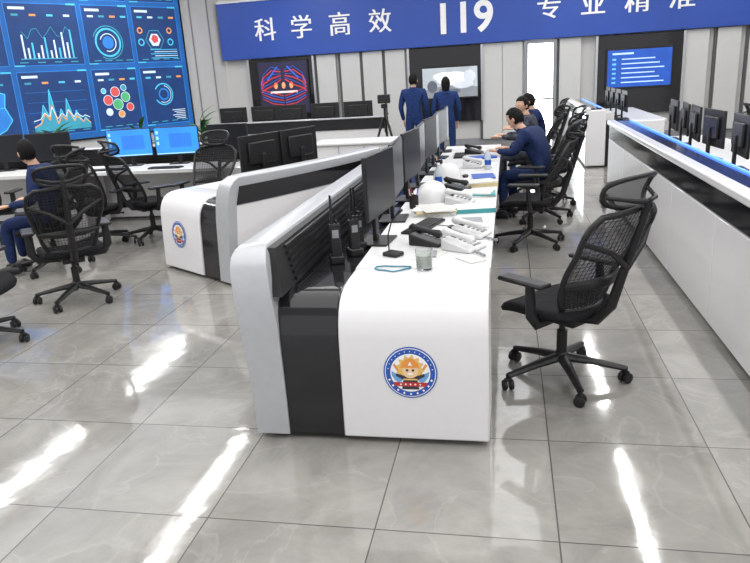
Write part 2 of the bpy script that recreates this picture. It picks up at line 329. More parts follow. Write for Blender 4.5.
OUT=[(LN(z)-(0,0,0,0,0,0,.003,.012,.028,.045)[i],z) for i,z in enumerate(ZS)]
INN=[(l,z) for l,z in zip([1.0,1.005,1.015,1.035,1.045,1.055,1.065,1.08,1.09,1.105],ZS)]
def console(name,W,L,N,logo_l=.33):
    R=root(name)
    endblock('end_panel_white',WP,0,.715,W,WHITE,R)
    endblock('end_panel_black',[(s,z) for s,z in WP[:-2]]+[(.22,.745)],.717,1.03,W,BLACKG,R,inset=.012)
    sweep('worktop',[(0,.72),(0,.76),(.715,.76),(.715,.72)],W,.5,L,N,WHITE2,R)
    sweep('equipment_deck',[(.717,.70),(.717,.745),(1.1,.745),(1.1,.70)],W,.5,L,N,BLACKG,R)
    sweep('plinth',[(.76,.03),(.76,.70),(1.02,.70),(1.02,.03)],W,.45,L,N,WHITE2,R)
    e=lambda z: interp(SP,z)
    n=len(ZS); caps=[(k,k+1,2*n-2-k,2*n-1-k) for k in range(n-1)]
    sweep('privacy_panel',OUT+INN[::-1],W,e,L,N,SILVER,R,caps=caps)
    e2=lambda z: interp(SP,z)+.09
    lo=lambda z,o: LN(z)+o
    sweep('outer_cladding',[(lo(.06,.006),.06),(lo(.4,.006),.4),(lo(.72,.006),.72),(lo(.72,-.01),.72),(lo(.4,-.01),.4),(lo(.06,-.01),.06)],W,e2,L-.02,N,WHITE,R,caps=[(0,1,4,5),(1,2,3,4)])
    sweep('outer_glass_band',[(lo(.73,.008),.73),(lo(.89,.008),.89),(lo(.89,-.01),.89),(lo(.73,-.01),.73)],W,e2,L-.02,N,BLACKG,R)
    e3=lambda z: interp(SP,z)+.02
    sweep('riser',[(.985,.745),(1.035,.962),(1.085,.962),(1.06,.745)],W,e3,L-.02,N,BLACKM,R)
    for k in range(6):
        z=.765+k*.034; l=.985+(z-.745)*.23
        sweep('slat_%d'%k,[(l-.014,z),(l-.014,z+.015),(l+.02,z+.015),(l+.02,z)],W,.28,L-.04,N,BLACKP,R)
    s=.5; k=0
    while s+.5<=L+.01:
        w=.45
        V=[W(l,q,z) for z in (.03,.72) for (l,q) in ((.06,s),(.06,s+w),(.6,s+w),(.6,s))]
        add('pedestal_%d'%k,V,[(0,1,2,3),(4,5,6,7),(0,1,5,4),(1,2,6,5),(2,3,7,6),(3,0,4,7)],WHITE,R,.005)
        for j in range(3):
            z=.1+j*.22; V=[W(.055,q,zz) for (q,zz) in ((s+.14,z+.1),(s+.31,z+.1),(s+.31,z+.115),(s+.14,z+.115))]+[W(.035,q,zz) for (q,zz) in ((s+.14,z+.1),(s+.31,z+.1),(s+.31,z+.115),(s+.14,z+.115))]
            add('handle_%d_%d'%(k,j),V,BF,SILVERD,R)
        s+=2.0; k+=1
    for j,(l,q) in enumerate([(.08,.1),(.6,.1),(1.1,.1),(.08,L-.1),(.6,L-.1),(1.1,L-.1)]):
        p=W(l,q,0); lathe('foot_%d'%j,[(.03,0),(.03,.01),(.02,.035)],BLACKP,R,12,p)
    logo(W,logo_l,.13,R)
    return R
W1=lambda l,s,z: Vector((-.09-l,2.93+s,z))
console('control_console',W1,6.4,1,.37)
def arc(s):
    th0=34; n=12; p=Vector((-2.44,5.48,0)); ds=s/n
    for i in range(n):
        a=rad(th0-7.5*(i+.5)*ds); p=p+Vector((math.sin(a),math.cos(a),0))*ds
    a=rad(th0-7.5*s); return p,Vector((-math.cos(a),math.sin(a),0))
def W2(l,s,z):
    p,n=arc(s); q=p+n*(1.17-l); q.z=z; return q
console('curved_console',W2,2.3,10,.33)
def W3(l,s,z): 
    a=s/5.4; return Vector((-2.95-s, 7.95+l-.25*a*a, z))
console('control_console',W3,4.8,6,.3)
def right_console(y0,y1):
    r=root('control_console')
    n=max(1,round((y1-y0)/1.25)); w=(y1-y0-.1)/n
    box('core',(1.33,1.75),(y0+.05,y1-.02),(.03,.9),WHITE2,r)
    for i in range(n):
        box('front_panel_%d'%i,(1.30,1.33),(y0+.1+i*w+.004,y0+.1+(i+1)*w-.004),(.04,.76),WHITE,r,.004)
    box('glass_band',(1.305,1.34),(y0+.1,y1),(.77,.94),BLACKG,r)
    box('kick',(1.34,1.7),(y0+.1,y1),(0,.04),BLACKM,r)
    box('end_white',(1.29,1.62),(y0,y0+.1),(.02,.96),WHITE,r,.02); box('end_black',(1.62,2.0),(y0+.02,y0+.1),(.02,.78),BLACKG,r,.01); box('end_white2',(2.0,2.55),(y0,y0+.1),(.02,.76),WHITE,r,.02)
    box('top_rail',(1.27,1.37),(y0,y1),(.94,1.0),WHITE,r,.015)
    box('top_glass',(1.37,1.55),(y0+.05,y1),(.93,.985),BLACKG,r,.01)
    box('led_strip',(1.535,1.552),(y0+.15,y1-.1),(.985,.998),LEDB,r)
    box('rear_riser',(1.50,1.55),(y0+.1,y1),(.76,.95),BLACKM,r)
    box('equipment_deck',(1.55,1.95),(y0+.1,y1),(.70,.75),BLACKM,r)
    box('worktop',(1.95,2.6),(y0+.1,y1),(.72,.76),WHITE2,r,.005)
    box('support',(1.75,1.95),(y0+.1,y1-.1),(.03,.7),WHITE2,r)
    for k in range(int((y1-y0)//2)+1):
        yy=min(y0+.2+k*2,y1-.55); box('pedestal_%d'%k,(2.0,2.5),(yy,yy+.45),(.02,.72),WHITE,r,.005)
    return r
right_console(.8,9.5); right_console(12.2,15.6)
ct=root('service_counter')
box('front',(-2.95,-1.35),(10.3,10.36),(.03,.74),WHITE,ct,.01); box('top',(-3.0,-1.3),(10.25,11.0),(.74,.78),WHITE2,ct,.012); box('side_l',(-2.95,-2.9),(10.36,10.95),(.03,.74),WHITE,ct); box('side_r',(-1.4,-1.35),(10.36,10.95),(.03,.74),WHITE,ct)
box('plinth',(-2.9,-1.4),(10.4,10.9),(0,.05),BLACKM,ct)
for i in range(3): box('seam_%d'%i,(-2.56+i*.4,-2.55+i*.4),(10.295,10.3),(.05,.72),GREYP,ct)
fd=root('rear_desk_row')
box('front',(-6.3,-2.4),(13.6,13.66),(.03,.80),WHITE2,fd,.01); box('glass_band',(-6.3,-2.4),(13.58,13.6),(.72,.93),BLACKG,fd); box('rail',(-6.32,-2.38),(13.55,13.68),(.93,.96),SILVER,fd,.01)
box('top',(-6.3,-2.4),(13.66,14.4),(.72,.76),WHITE2,fd); box('side_l',(-6.3,-6.25),(13.66,14.35),(.03,.72),WHITE,fd); box('side_r',(-2.45,-2.4),(13.66,14.35),(.03,.72),WHITE,fd)
# ------------------------------------------------------------ monitors
def make_monitor(scr,up=0,k=1):
    r=root('computer_monitor')
    box('bezel',(-.30*k,.30*k),(-.012,.012),(.12+up,.12+.37*k+up),BLACKP,r,.006)
    box('rear_housing',(-.2*k,.2*k),(.012,.04),(.2+up,.12+.3*k+up),BLACKP,r,.012)
    box('screen',(-.288*k,.288*k),(-.0135,-.012),(.135+up,.108+.37*k+up),scr,r)
    box('neck',(-.03,.03),(.03,.055),(.01,.3+up),BLACKP,r,.005)
    box('stand_base',(-.13,.13),(-.06,.13),(0,.012),BLACKP,r,.004)
    return r
mtall=make_monitor(SCR_OFF,.06); mtall.location=(-.76,4.02,.76); mtall.rotation_euler=(0,0,rad(84))
for y,a in [(4.68,92),(5.45,85),(6.1,92),(6.85,85),(7.45,92),(8.1,85),(8.75,92)]: clone(mtall,(-.76,y,.76),rad(a))
msm=make_monitor(SCR_OFF,0,.95); msm.location=(1.98,2.6,.76); msm.rotation_euler=(0,0,rad(88))
random.seed(5)
for i in range(1,11): clone(msm,(1.98+random.uniform(-.03,.05),2.6+i*.66+random.uniform(-.05,.05),.76),rad(90+random.uniform(-7,7)))
for i in range(4): clone(msm,(1.98,12.7+i*.68,.76),rad(90))
mon=make_monitor(SCR_OFF); mon.location=(-3.6,8.55,.76); mon.rotation_euler=(0,0,rad(-8))
for i in range(2): 
    p=W2(.60,1.0+i*.64,.76); clone(mon,(p.x,p.y,.76),rad(-112))
for x in (-5.7,-5.0,-4.4,-3.7,-3.0): clone(mon,(x,14.0,.76),rad(180))
clone(mon,(-6.9,8.45,.76),rad(20)); clone(mon,(-6.2,8.5,.76),rad(16))
BLU=emis('monitor_blue_desktop',(.02,.18,.58),1.0)
mb=make_monitor(BLU); mb.location=(-4.98,8.5,.76); mb.rotation_euler=(0,0,rad(12))
ic=emis('monitor_blue_window',(.25,.5,.8),1)
for i,(a,b,c,d) in enumerate([(-.27,-.24,.4,.44),(-.27,-.24,.33,.37),(-.27,-.24,.26,.30),(-.28,.28,.137,.15),(-.1,.2,.22,.4)]):
    box('window_%d'%i,(a,b),(-.0145,-.0135),(c,d),ic if i<4 else emis('monitor_blue_dark',(.015,.12,.45),1),mb)
clone(mb,(-4.32,8.55,.76),rad(8))
# ------------------------------------------------------------ office chair (forward = +Y)
def chair_back(a,b):
    W_=[(0,.17),(.12,.21),(.35,.235),(.6,.275),(.8,.29),(.93,.27),(1,.21)]
    for (b0,w0),(b1,w1) in zip(W_,W_[1:]):
        if b<=b1: w=w0+(w1-w0)*(b-b0)/(b1-b0); break
    y=-.19-.25*b+.035*math.sin(math.pi*min(1,b*1.6))+.06*a*a
    return Vector((a*w,y,.48+.55*b))
def make_chair():
    r=root('office_chair'); G=[]
    for k in range(5):
        a=rad(18+72*k); d=Vector((math.cos(a),math.sin(a),0))
        G.append(tubegeo([d*.02+Vector((0,0,.135)),d*.15+Vector((0,0,.12)),d*.35+Vector((0,0,.085))],[.036,.028,.02],8,.8))
    v,f=merge(G); add('star_base',v,f,BLACKP,r,ang=50)
    G=[]
    for k in range(5):
        a=rad(18+72*k); d=Vector((math.cos(a),math.sin(a),0)); c=d*.35
        b2=rad(40+55*k); t=Vector((math.cos(b2),math.sin(b2),0))
        G.append(tubegeo([c+Vector((0,0,.06)),c+Vector((0,0,.095))],.012,8))
        for s_ in (-1,1):
            cc=c+Vector((0,0,.031)); G.append(tubegeo([cc+t*s_*.008,cc+t*s_*.014,cc+t*s_*.028,cc+t*s_*.031],[.026,.031,.031,.024],16))
        G.append(tubegeo([c+t*-.02+Vector((0,0,.062)),c+t*.02+Vector((0,0,.062))],.012,8))
    v,f=merge(G); add('castors',v,f,BLACKP,r,ang=40)
    lathe('gas_lift',[(.045,.12),(.04,.16),(.03,.17),(.03,.30),(.018,.30),(.018,.40)],BLACKP,r,16)
    box('mechanism',(-.09,.09),(-.14,.12),(.36,.42),BLACKP,r,.015)
    tube('lever',[(.05,0,.39),(.25,.02,.385),(.29,.02,.385)],[.007,.007,.013],BLACKP,r,8)
    V=[];Fc=[];n=36
    rings=[(.0,.472),(.6,.475),(.86,.482),(.95,.475),(1,.455),(.97,.432),(.85,.42),(.0,.42)]
    for (q,z) in rings:
        for k in range(n):
            a=2*math.pi*k/n; c,s_=math.cos(a),math.sin(a); e=.45
            x=.265*q*math.copysign(abs(c)**e,c); y=.255*q*math.copysign(abs(s_)**e,s_)+.04
            V.append((x,y,z-(.035*max(0,(y-.12)/.15)**2 if y>.12 else 0)+.012*(abs(x)/.25)**2))
    for i in range(len(rings)-1):
        for k in range(n): Fc.append((i*n+k,i*n+(k+1)%n,(i+1)*n+(k+1)%n,(i+1)*n+k))
    add('seat',V,Fc,FABRIC,r,ang=60)
    loop=[chair_back(-1,b/12) for b in range(13)]+[chair_back(-1+i/4,1.0)+Vector((0,0,.02*(1-abs(-1+i/4)))) for i in range(1,8)]+[chair_back(1,b/12) for b in range(12,-1,-1)]+[chair_back(1-i/3,0) for i in range(1,6)]
    loop.append(loop[0]); tube('back_frame',loop,.016,BLACKP,r,8)
    V=[];Fc=[];nx,nb=18,22
    for j in range(nb+1):
        for i in range(nx+1): V.append(chair_back(-1+2*i/nx,j/nb))
    for j in range(nb):
        for i in range(nx): Fc.append((j*(nx+1)+i,j*(nx+1)+i+1,(j+1)*(nx+1)+i+1,(j+1)*(nx+1)+i))
    add('back_mesh',V,Fc,MESHF,r,recalc=False)
    o=add('back_weave',V,Fc,BLACKP,r,recalc=False); w=o.modifiers.new('w','WIREFRAME'); w.thickness=.0035
    tube('lumbar_bar',[chair_back(-1,.3)+Vector((0,-.01,0)),chair_back(-.5,.3)+Vector((0,-.035,0)),chair_back(0,.3)+Vector((0,-.045,0)),chair_back(.5,.3)+Vector((0,-.035,0)),chair_back(1,.3)+Vector((0,-.01,0))],[.016,.022,.026,.022,.016],BLACKP,r,8,1.3)
    tube('spine',[(0,-.08,.40),(0,-.22,.42),(0,-.31,.52),(0,-.36,.68),(0,-.42,.86),(0,-.465,1.0),(0,-.47,1.06)],[.034,.034,.03,.026,.022,.018,.016],BLACKP,r,8)
    for s_ in (-1,1): tube('brace_%d'%s_,[(0,-.39,.74),(s_*.13,-.39,.84),chair_back(s_,.78)],[.018,.015,.013],BLACKP,r,8)
    Hd=lambda a,b: Vector((a*(.19+.015*b),-.445+.085*a*a-.025*b,1.135+.068*b+.012*(1-a*a)*b))
    pts=[Hd(math.copysign(abs(math.cos(q))**.6,math.cos(q)),math.copysign(abs(math.sin(q))**.6,math.sin(q))) for q in [2*math.pi*k/28 for k in range(28)]]; pts.append(pts[0])
    tube('headrest_frame',pts,.013,BLACKP,r,8)
    V=[];Fc=[]
    for j in range(7):
        for i in range(13):
            a=-1+2*i/12; b=-1+2*j/6; V.append(Hd(a*.97,b*.97)+Vector((0,.012*(1-b*b),0)))
    for j in range(6):
        for i in range(12): Fc.append((j*13+i,j*13+i+1,(j+1)*13+i+1,(j+1)*13+i))
    add('headrest_pad',V,Fc,MESHF,r,recalc=False)
    tube('headrest_stem',[(0,-.46,1.0),(0,-.49,1.07),(0,-.48,1.10)],[.02,.018,.022],BLACKP,r,8)
    for s_ in (-1,1):
        tube('headrest_arm_%d'%s_,[(0,-.485,1.09),(s_*.08,-.475,1.10),(s_*.175,-.375,1.12)],[.014,.012,.01],BLACKP,r,8)
        tube('arm_post_%d'%s_,[(s_*.12,-.02,.405),(s_*.26,-.03,.41),(s_*.305,-.03,.47),(s_*.305,-.02,.64)],[.022,.022,.024,.02],BLACKP,r,8,1.5)
        box('arm_pad_%d'%s_,(s_*.305-.048,s_*.305+.048),(-.13,.17),(.64,.668),BLACKP,r,.013)
    return r
ch=make_chair(); ch.location=(.30,3.74,0); ch.rotation_euler=(0,0,rad(48))
for x,y,a in [(.22,6.9,80),(.38,8.1,70),(.30,9.9,80),(.50,9.05,100),(.45,11.2,90),
     (-3.72,5.12,40),(-3.88,4.08,-80),(-4.62,6.10,105),(-4.68,7.15,-10),(-4.2,7.4,-35),(-3.5,7.4,170),(-6.2,7.2,10),
     (2.95,4.6,-95),(2.9,6.3,-80),(2.95,8.1,-90)]: clone(ch,(x,y,0),rad(a))
# ------------------------------------------------------------ people (forward=+Y)
def make_head(R,c,yaw,pitch,female=False):
    M=Matrix.Translation(c)@Matrix.Rotation(yaw,4,'Z')@Matrix.Rotation(pitch,4,'X')
    def shape(v,k=1.0):
        x,y,z=v
        w=1-.32*max(0,-z)**1.6; yy=y*(1-.12*max(0,-z))
        return Vector((x*.076*w,yy*.098,z*.118))*k
    bm=bmesh.new(); bmesh.ops.create_icosphere(bm,subdivisions=4,radius=1)
    for v in bm.verts:
        u=v.co.copy(); p=shape(u)
        if u.y>.5:
            nz=math.exp(-((u.x/.13)**2))*max(0,1-abs((u.z+.18)/.28)); p.y+=.022*nz
            br=math.exp(-((u.z-.12)/.1)**2); p.y+=.004*br
            for sx in (-1,1): p.y-=.008*math.exp(-((u.x-sx*.38)**2/.02+(u.z-.0)**2/.012))
            p.y+=.005*math.exp(-((u.z+.52)/.07)**2-(u.x/.25)**2)+.006*math.exp(-((u.z+.85)/.12)**2-(u.x/.25)**2)
        v.co=M@p
    me=bpy.data.meshes.new('head'); bm.to_mesh(me); bm.free()
    for p in me.polygons: p.use_smooth=True
    me.materials.append(SKIN); o=bpy.data.objects.new('head',me); COL.objects.link(o); o.parent=R
    bm=bmesh.new(); bmesh.ops.create_icosphere(bm,subdivisions=4,radius=1)
    kill=[f for f in bm.faces if (lambda q:(q.y>.25 and q.z<.5+.15*(1-abs(q.x))) or (q.z<(-.75 if female else -.55)) or (not female and q.z<.0 and q.y>.0) )(f.calc_center_median())]
    bmesh.ops.delete(bm,geom=kill,context='FACES')
    for v in bm.verts:
        p=shape(v.co,1.10); p.z+=.004
        if female and v.co.z<-.2: p.z-=.08*(-v.co.z-.2)*2; p.y-=.01
        v.co=M@p
    me=bpy.data.meshes.new('hair'); bm.to_mesh(me); bm.free()
    for p in me.polygons: p.use_smooth=True
    me.materials.append(HAIR); o=bpy.data.objects.new('hair',me); COL.objects.link(o); o.parent=R
    sd=o.modifiers.new('s','SOLIDIFY'); sd.thickness=.012
    EW=mat('eye_white',(.8,.8,.8),.2); EB=mat('eye_dark',(.02,.012,.01),.15); LIP=mat('lips',(.42,.16,.14),.4)
    for sx in (-1,1):
        for nm,rr,yy,m in (('eye_%d'%sx,.0115,.083,EW),('iris_%d'%sx,.006,.0915,EB)):
            e=ellipsoid(nm,(0,0,0),(rr,rr,rr*.7),m,R,2); e.matrix_local=M@Matrix.Translation((sx*.029,yy-.001,.0))
        e=ellipsoid('ear_%d'%sx,(0,0,0),(.009,.018,.03),SKIN,R,2); e.matrix_local=M@Matrix.Translation((sx*.077,-.005,-.008))
        e=ellipsoid('brow_%d'%sx,(0,0,0),(.016,.004,.0035),HAIR,R,2); e.matrix_local=M@Matrix.Translation((sx*.029,.091,.02))
    e=ellipsoid('mouth',(0,0,0),(.022,.006,.006),LIP,R,2); e.matrix_local=M@Matrix.Translation((0,.088,-.062))
def make_hand(R,w,d,nrm,side,name):
    w=Vector(w); d=Vector(d).normalized(); n=Vector(nrm); n=(n-d*n.dot(d)).normalized(); x=d.cross(n)*side
    G=[tubegeo([w-d*.03,w,w+d*.03,w+d*.085],[.024,.026,.038,.036],10,.5,tuple(n))]
    for i,(o,L) in enumerate([(-.027,.062),(-.009,.072),(.009,.068),(.026,.052)]):
        b=w+d*.08+x*o; dn=-n
        G.append(tubegeo([b,b+d*L*.45+dn*.004,b+d*L*.78+dn*.016,b+d*L*.95+dn*.034],[.0095,.009,.008,.006],8))
    b=w+d*.025-x*.03; G.append(tubegeo([b,b+d*.03-x*.022-n*.006,b+d*.055-x*.026-n*.014],[.013,.011,.008],8))
    v,f=merge(G); add(name,v,f,SKIN,R,ang=80)
def person(name,loc,rz,pose,cloth,female=False,head_yaw=0,head_pitch=0,lean=0):
    R=root(name,loc,rz); k=.94 if female else 1
    if pose=='stand':
        P={'pel':(0,0,.95),'spn':(0,-.01,1.1),'chs':(0,.0,1.30),'nck':(0,.0,1.46),'hd':(0,.02,1.60)}
        arm=[(.19,0,1.39),(.25,-.02,1.12),(.23,.10,.88)]; leg=[(.095,0,.88),(.11,.02,.48),(.12,-.02,.09),(.13,.13,.04)]
    else:
        f=lean
        P={'pel':(0,-.08,.56),'spn':(0,-.10+.06*f,.72),'chs':(0,-.10+.30*f,.95-.05*f),'nck':(0,-.08+.42*f,1.09-.09*f),'hd':(0,-.04+.52*f,1.24-.13*f)}
        arm=[(.19,-.10+.30*f,1.03-.05*f),(.25,.02+.25*f,.80),(.17,.27+.25*f,.81)]; leg=[(.10,-.05,.54),(.13,.36,.53),(.14,.36,.12),(.14,.50,.05)]
        if pose=='sit_arms': arm=[(.19,-.10+.30*f,1.03-.05*f),(.29,-.02,.76),(.26,.22,.73)]
    V=[P['pel'],P['spn'],P['chs'],P['nck']]; rr=[(.155,.12),(.135,.115),(.165,.125),(.06,.06)]; E=[(0,1),(1,2),(2,3)]
    for s_ in (-1,1):
        b=len(V); V+=[(s_*a[0],a[1],a[2]) for a in arm]; rr+=[(.075,.075),(.052,.052),(.036,.036)]; E+=[(2,b),(b,b+1),(b+1,b+2)]
        b=len(V); V+=[(s_*a[0],a[1],a[2]) for a in leg[:3]]; rr+=[(.095,.095),(.07,.07),(.05,.05)]; E+=[(0,b),(b,b+1),(b+1,b+2)]
    V=[tuple(c*k for c in v) for v in V]
    me=bpy.data.meshes.new('body'); me.from_pydata(V,E,[]); o=bpy.data.objects.new('clothed_body',me); COL.objects.link(o); o.parent=R; me.materials.append(cloth)
    sk=o.modifiers.new('skin','SKIN'); sk.use_smooth_shade=True
    for i,d in enumerate(me.skin_vertices[0].data): d.radius=(rr[i][0]*k,rr[i][1]*k); d.use_root=(i==0)
    sb=o.modifiers.new('sub','SUBSURF'); sb.levels=2; sb.render_levels=2
    nk=Vector(P['nck'])*k; hd=Vector(P['hd'])*k
    tube('neck',[nk-Vector((0,0,.05)),nk,hd-Vector((0,.01,.05))],[.06,.052,.05],SKIN,R,12)
    tube('collar',[nk-Vector((0,0,.035)),nk+Vector((0,.002,.02))],[.085,.068],cloth,R,14)
    make_head(R,hd,head_yaw,head_pitch,female)
    for s_ in (-1,1):
        w=Vector((s_*arm[2][0],arm[2][1],arm[2][2]))*k; e=Vector((s_*arm[1][0],arm[1][1],arm[1][2]))*k; d=(w-e)
        make_hand(R,w+d.normalized()*.03,d,(0,0,1) if pose!='stand' else (s_,0,0),s_,'hand_%d'%s_)
        a=Vector((s_*leg[2][0],leg[2][1],leg[2][2]))*k; t=Vector((s_*leg[3][0],leg[3][1],leg[3][2]))*k
        tube('shoe_%d'%s_,[Vector((a.x,a.y-.06,.05)),Vector((a.x,a.y,.06)),Vector((t.x,(a.y+t.y)/2+.02,.045)),Vector((t.x,t.y+.05,.03))],[.035,.05,.045,.028],BLACKP,R,12)
    return R
person('seated_operator',(-4.64,6.10,0),rad(105),'sit_arms',NAVY,head_yaw=rad(-45),lean=.2)
person('standing_man',(-1.72,13.0,0),rad(-5),'stand',NAVYL)
person('standing_woman',(-1.12,13.0,0),rad(8),'stand',NAVYL,female=True)
person('seated_operator',(.26,9.92,0),rad(80),'sit',CAMO,head_yaw=rad(50),head_pitch=rad(-8),lean=.2)
person('seated_operator',(.33,8.12,0),rad(66),'sit',NAVY,head_pitch=rad(-25),lean=.6)
person('seated_operator',(.43,11.22,0),rad(90),'sit',NAVY,head_pitch=rad(-5),lean=.3)
# ------------------------------------------------------------ desk clutter
ZT=.76
def phone(x,y,rz,m,m2):
    r=root('desk_phone',(x,y,ZT),rz)
    V=[(-.09,-.1,0),(.09,-.1,0),(.09,.1,0),(-.09,.1,0),(-.09,-.1,.02),(.09,-.1,.02),(.09,.1,.07),(-.09,.1,.07)]
    add('body',V,BF,m,r,.008)
    G=[]
    for i in range(3):
        for j in range(4):
            yy=-.075+j*.03; zz=.02+(yy+.1)/.2*.05; G.append(boxgeo((-.005+i*.026,.013+i*.026),(yy,yy+.018),(zz,zz+.007)))
    v,f=merge(G); add('keypad',v,f,m2,r)
    box('display',(-.005,.075),(.055,.09),(.058,.075),SCR_OFF,r,.002)
    tube('handset',[(-.055,-.1,.065),(-.055,-.085,.075),(-.055,-.04,.085),(-.055,.04,.10),(-.055,.085,.105),(-.055,.1,.098)],[.018,.026,.016,.016,.026,.018],m,r,10)
    pts=[(-.055+.008*math.cos(t*1.8)-.05*math.sin(t/30*3.1),-.105-.10*math.sin(t/30*3.1),.012+.006*math.sin(t*1.8)) for t in range(31)]
    tube('coiled_cord',pts,.004,m2,r,6)
    return r
phone(-.25,3.82,rad(60),PHW,GREYP); phone(-.46,3.96,rad(70),BLACKP,GREYP); phone(-.22,4.14,rad(70),PHW,GREYP); phone(-.36,5.2,rad(80),PHW,GREYP); phone(-.42,5.8,rad(80),BLACKP,GREYP); phone(-.35,7.2,rad(80),PHW,GREYP); phone(-.4,8.4,rad(80),BLACKP,GREYP)
def keyboard(x,y,rz):
    r=root('keyboard',(x,y,ZT),rz); box('case',(-.22,.22),(-.07,.07),(0,.016),BLACKP,r,.005)
    G=[]
    for j in range(5):
        for i in range(15): G.append(boxgeo((-.21+i*.028,-.187+i*.028),(-.06+j*.024,-.041+j*.024),(.016,.022)))
    v,f=merge(G); add('keys',v,f,BLACKM,r); return r
keyboard(-.55,4.40,rad(74))
for y in (5.6,6.65,8.2): keyboard(-.56,y,rad(92))
keyboard(-5.1,8.1,rad(5)); keyboard(-4.3,8.1,0)
def mouse(x,y):
    r=root('computer_mouse',(x,y,ZT)); ellipsoid('shell',(0,0,.012),(.03,.052,.017),BLACKP,r); tube('cable',[(0,.05,.01),(-.05,.1,.005),(-.15,.14,.005)],.0025,BLACKP,r,6)
mouse(-.36,4.32); mouse(-.4,6.55)
def glass(x,y):
    r=root('drinking_glass',(x,y,ZT)); G=mat('clear_glass',(.9,.93,.92),.03,trans=1,noise=.01)
    lathe('tumbler',[(.038,0),(.041,.004),(.046,.11),(.043,.11),(.038,.012),(.0,.010)],G,r,24)
    lathe('tea',[(.0,.012),(.0365,.013),(.041,.08),(.0,.081)],mat('tea_water',(.62,.66,.58),.1,noise=.02,alpha=.55),r,24)
glass(-.43,3.40)
def bottle(x,y):
    r=root('water_bottle',(x,y,ZT)); lathe('body',[(.03,0),(.033,.01),(.033,.13),(.028,.16),(.013,.185),(.013,.2)],mat('bottle_clear',(.7,.78,.82),.1,noise=.02,alpha=.6),r,20); lathe('label',[(.0335,.05),(.0335,.1)],BLUEL,r,20); lathe('cap',[(.016,.2),(.016,.215),(.014,.218)],WHITE,r,16)
bottle(-.60,5.98); bottle(-.2,7.0)
def mic(x,y,rz):
    r=root('gooseneck_microphone',(x,y,ZT),rz); box('base',(-.04,.04),(-.05,.05),(0,.025),BLACKP,r,.008)
    tube('neck',[(0,.03,.02),(0,.03,.12),(0,0,.2),(0,-.05,.25)],.004,BLACKP,r,8); tube('capsule',[(0,-.04,.24),(0,-.075,.27)],[.007,.010],BLACKM,r,10)
mic(-.64,3.68,rad(60))
def pencup(x,y):
    r=root('pen_holder',(x,y,ZT)); lathe('cup',[(.035,0),(.036,.1),(.032,.1),(.031,.005),(0,.005)],BLACKP,r,18)
    for i,(a,b,m) in enumerate([(.02,.01,BLUEL),(-.015,.02,RED),(.0,-.02,BLACKP),(-.02,-.01,PHW)]): tube('pen_%d'%i,[(a*.4,b*.4,.008),(a*1.6,b*1.6,.15)],.004,m,r,6)
pencup(-.70,5.06); pencup(-.70,7.1)
def stack(name,x,y,rz,items):
    r=root(name,(x,y,ZT),rz); z=0
    for i,(w,d,h,m,a) in enumerate(items):
        c,s=math.cos(a),math.sin(a); V=[]
        for zz in (z,z+h):
            for px,py in ((-w,-d),(w,-d),(w,d),(-w,d)): V.append((px/2*c-py/2*s,px/2*s+py/2*c,zz))
        add('sheet_%d'%i,V,BF,m,r,.001); z+=h
    return r
stack('document_stack',-.52,4.84,rad(5),[(.3,.22,.02,PAPERG,0),(.29,.21,.012,YEL,.15),(.3,.21,.01,PAPER,-.2),(.21,.3,.003,PAPERG,.3)])
stack('document_stack',-.25,4.48,rad(0),[(.21,.3,.006,PAPERG,.2),(.21,.3,.004,PAPER,-.15),(.17,.24,.01,GREYP,.1)])
stack('ring_binder',-.24,4.93,rad(8),[(.28,.22,.03,TEAL,0),(.27,.21,.004,PAPER,.05)])
stack('document_stack',-.25,5.55,rad(0),[(.3,.21,.012,PAPERG,.1),(.3,.21,.01,TEAL,.02),(.25,.18,.012,PAPER,-.2)])
stack('document_stack',-.25,6.05,rad(10),[(.3,.21,.03,YEL,0),(.28,.2,.01,PAPERG,.2)])
stack('document_stack',-.23,6.5,rad(-5),[(.21,.29,.01,PAPERG,0),(.21,.29,.006,BLUEL,.2)])
stack('document_stack',-.28,7.7,rad(10),[(.3,.21,.03,PAPER,0),(.28,.2,.02,BLUEL,.2)])
stack('note_pad',-.2,3.58,rad(10),[(.10,.15,.008,PAPERG,.5)])
stack('note_pad',-.44,3.68,rad(-20),[(.15,.21,.003,PAPERG,.0),(.09,.13,.01,GREYP,.4)])
def helmet(x,y,rz,m):
    r=root('safety_helmet',(x,y,ZT),rz)
    V=[];Fc=[];n=28
    prof=[(1.0,.0),(.99,.04),(.93,.08),(.8,.115),(.6,.14),(.3,.155),(.02,.158)]
    for q,z in prof:
        for k in range(n):
            a=2*math.pi*k/n; rid=1+.02*math.cos(a*2)
            V.append((.105*q*math.cos(a)*rid,.13*q*math.sin(a),z+.015+(.006 if abs(math.cos(a))<.15 else 0)*(1-q)))
    for i in range(len(prof)-1):
        for k in range(n): Fc.append((i*n+k,i*n+(k+1)%n,(i+1)*n+(k+1)%n,(i+1)*n+k))
    Fc.append(tuple((len(prof)-1)*n+k for k in range(n))); add('shell',V,Fc,m,r,ang=60)
    V=[];Fc=[]
    for k in range(n):
        a=2*math.pi*k/n; f=1.12+(.25*max(0,math.sin(a))**2)
        V+=[(.103*math.cos(a),.128*math.sin(a),.018),(.105*f*math.cos(a)*.98,.13*f*math.sin(a),.004)]
    for k in range(n): j=(k+1)%n; Fc.append((2*k,2*k+1,2*j+1,2*j))
    o=add('brim',V,Fc,m,r,recalc=False); s=o.modifiers.new('s','SOLIDIFY'); s.thickness=.004
helmet(-.58,5.24,rad(-60),WHITE); helmet(-.55,6.28,rad(-80),WHITE)
lan=root('lanyard',(-.60,3.40,ZT)); tube('loop',[(.09*math.cos(t*.5)+.02*math.sin(t),.05*math.sin(t*.5)+.01*math.sin(t*1.7),.006) for t in range(14)],.004,mat('teal_cord',(.03,.2,.3),.5),lan,6)
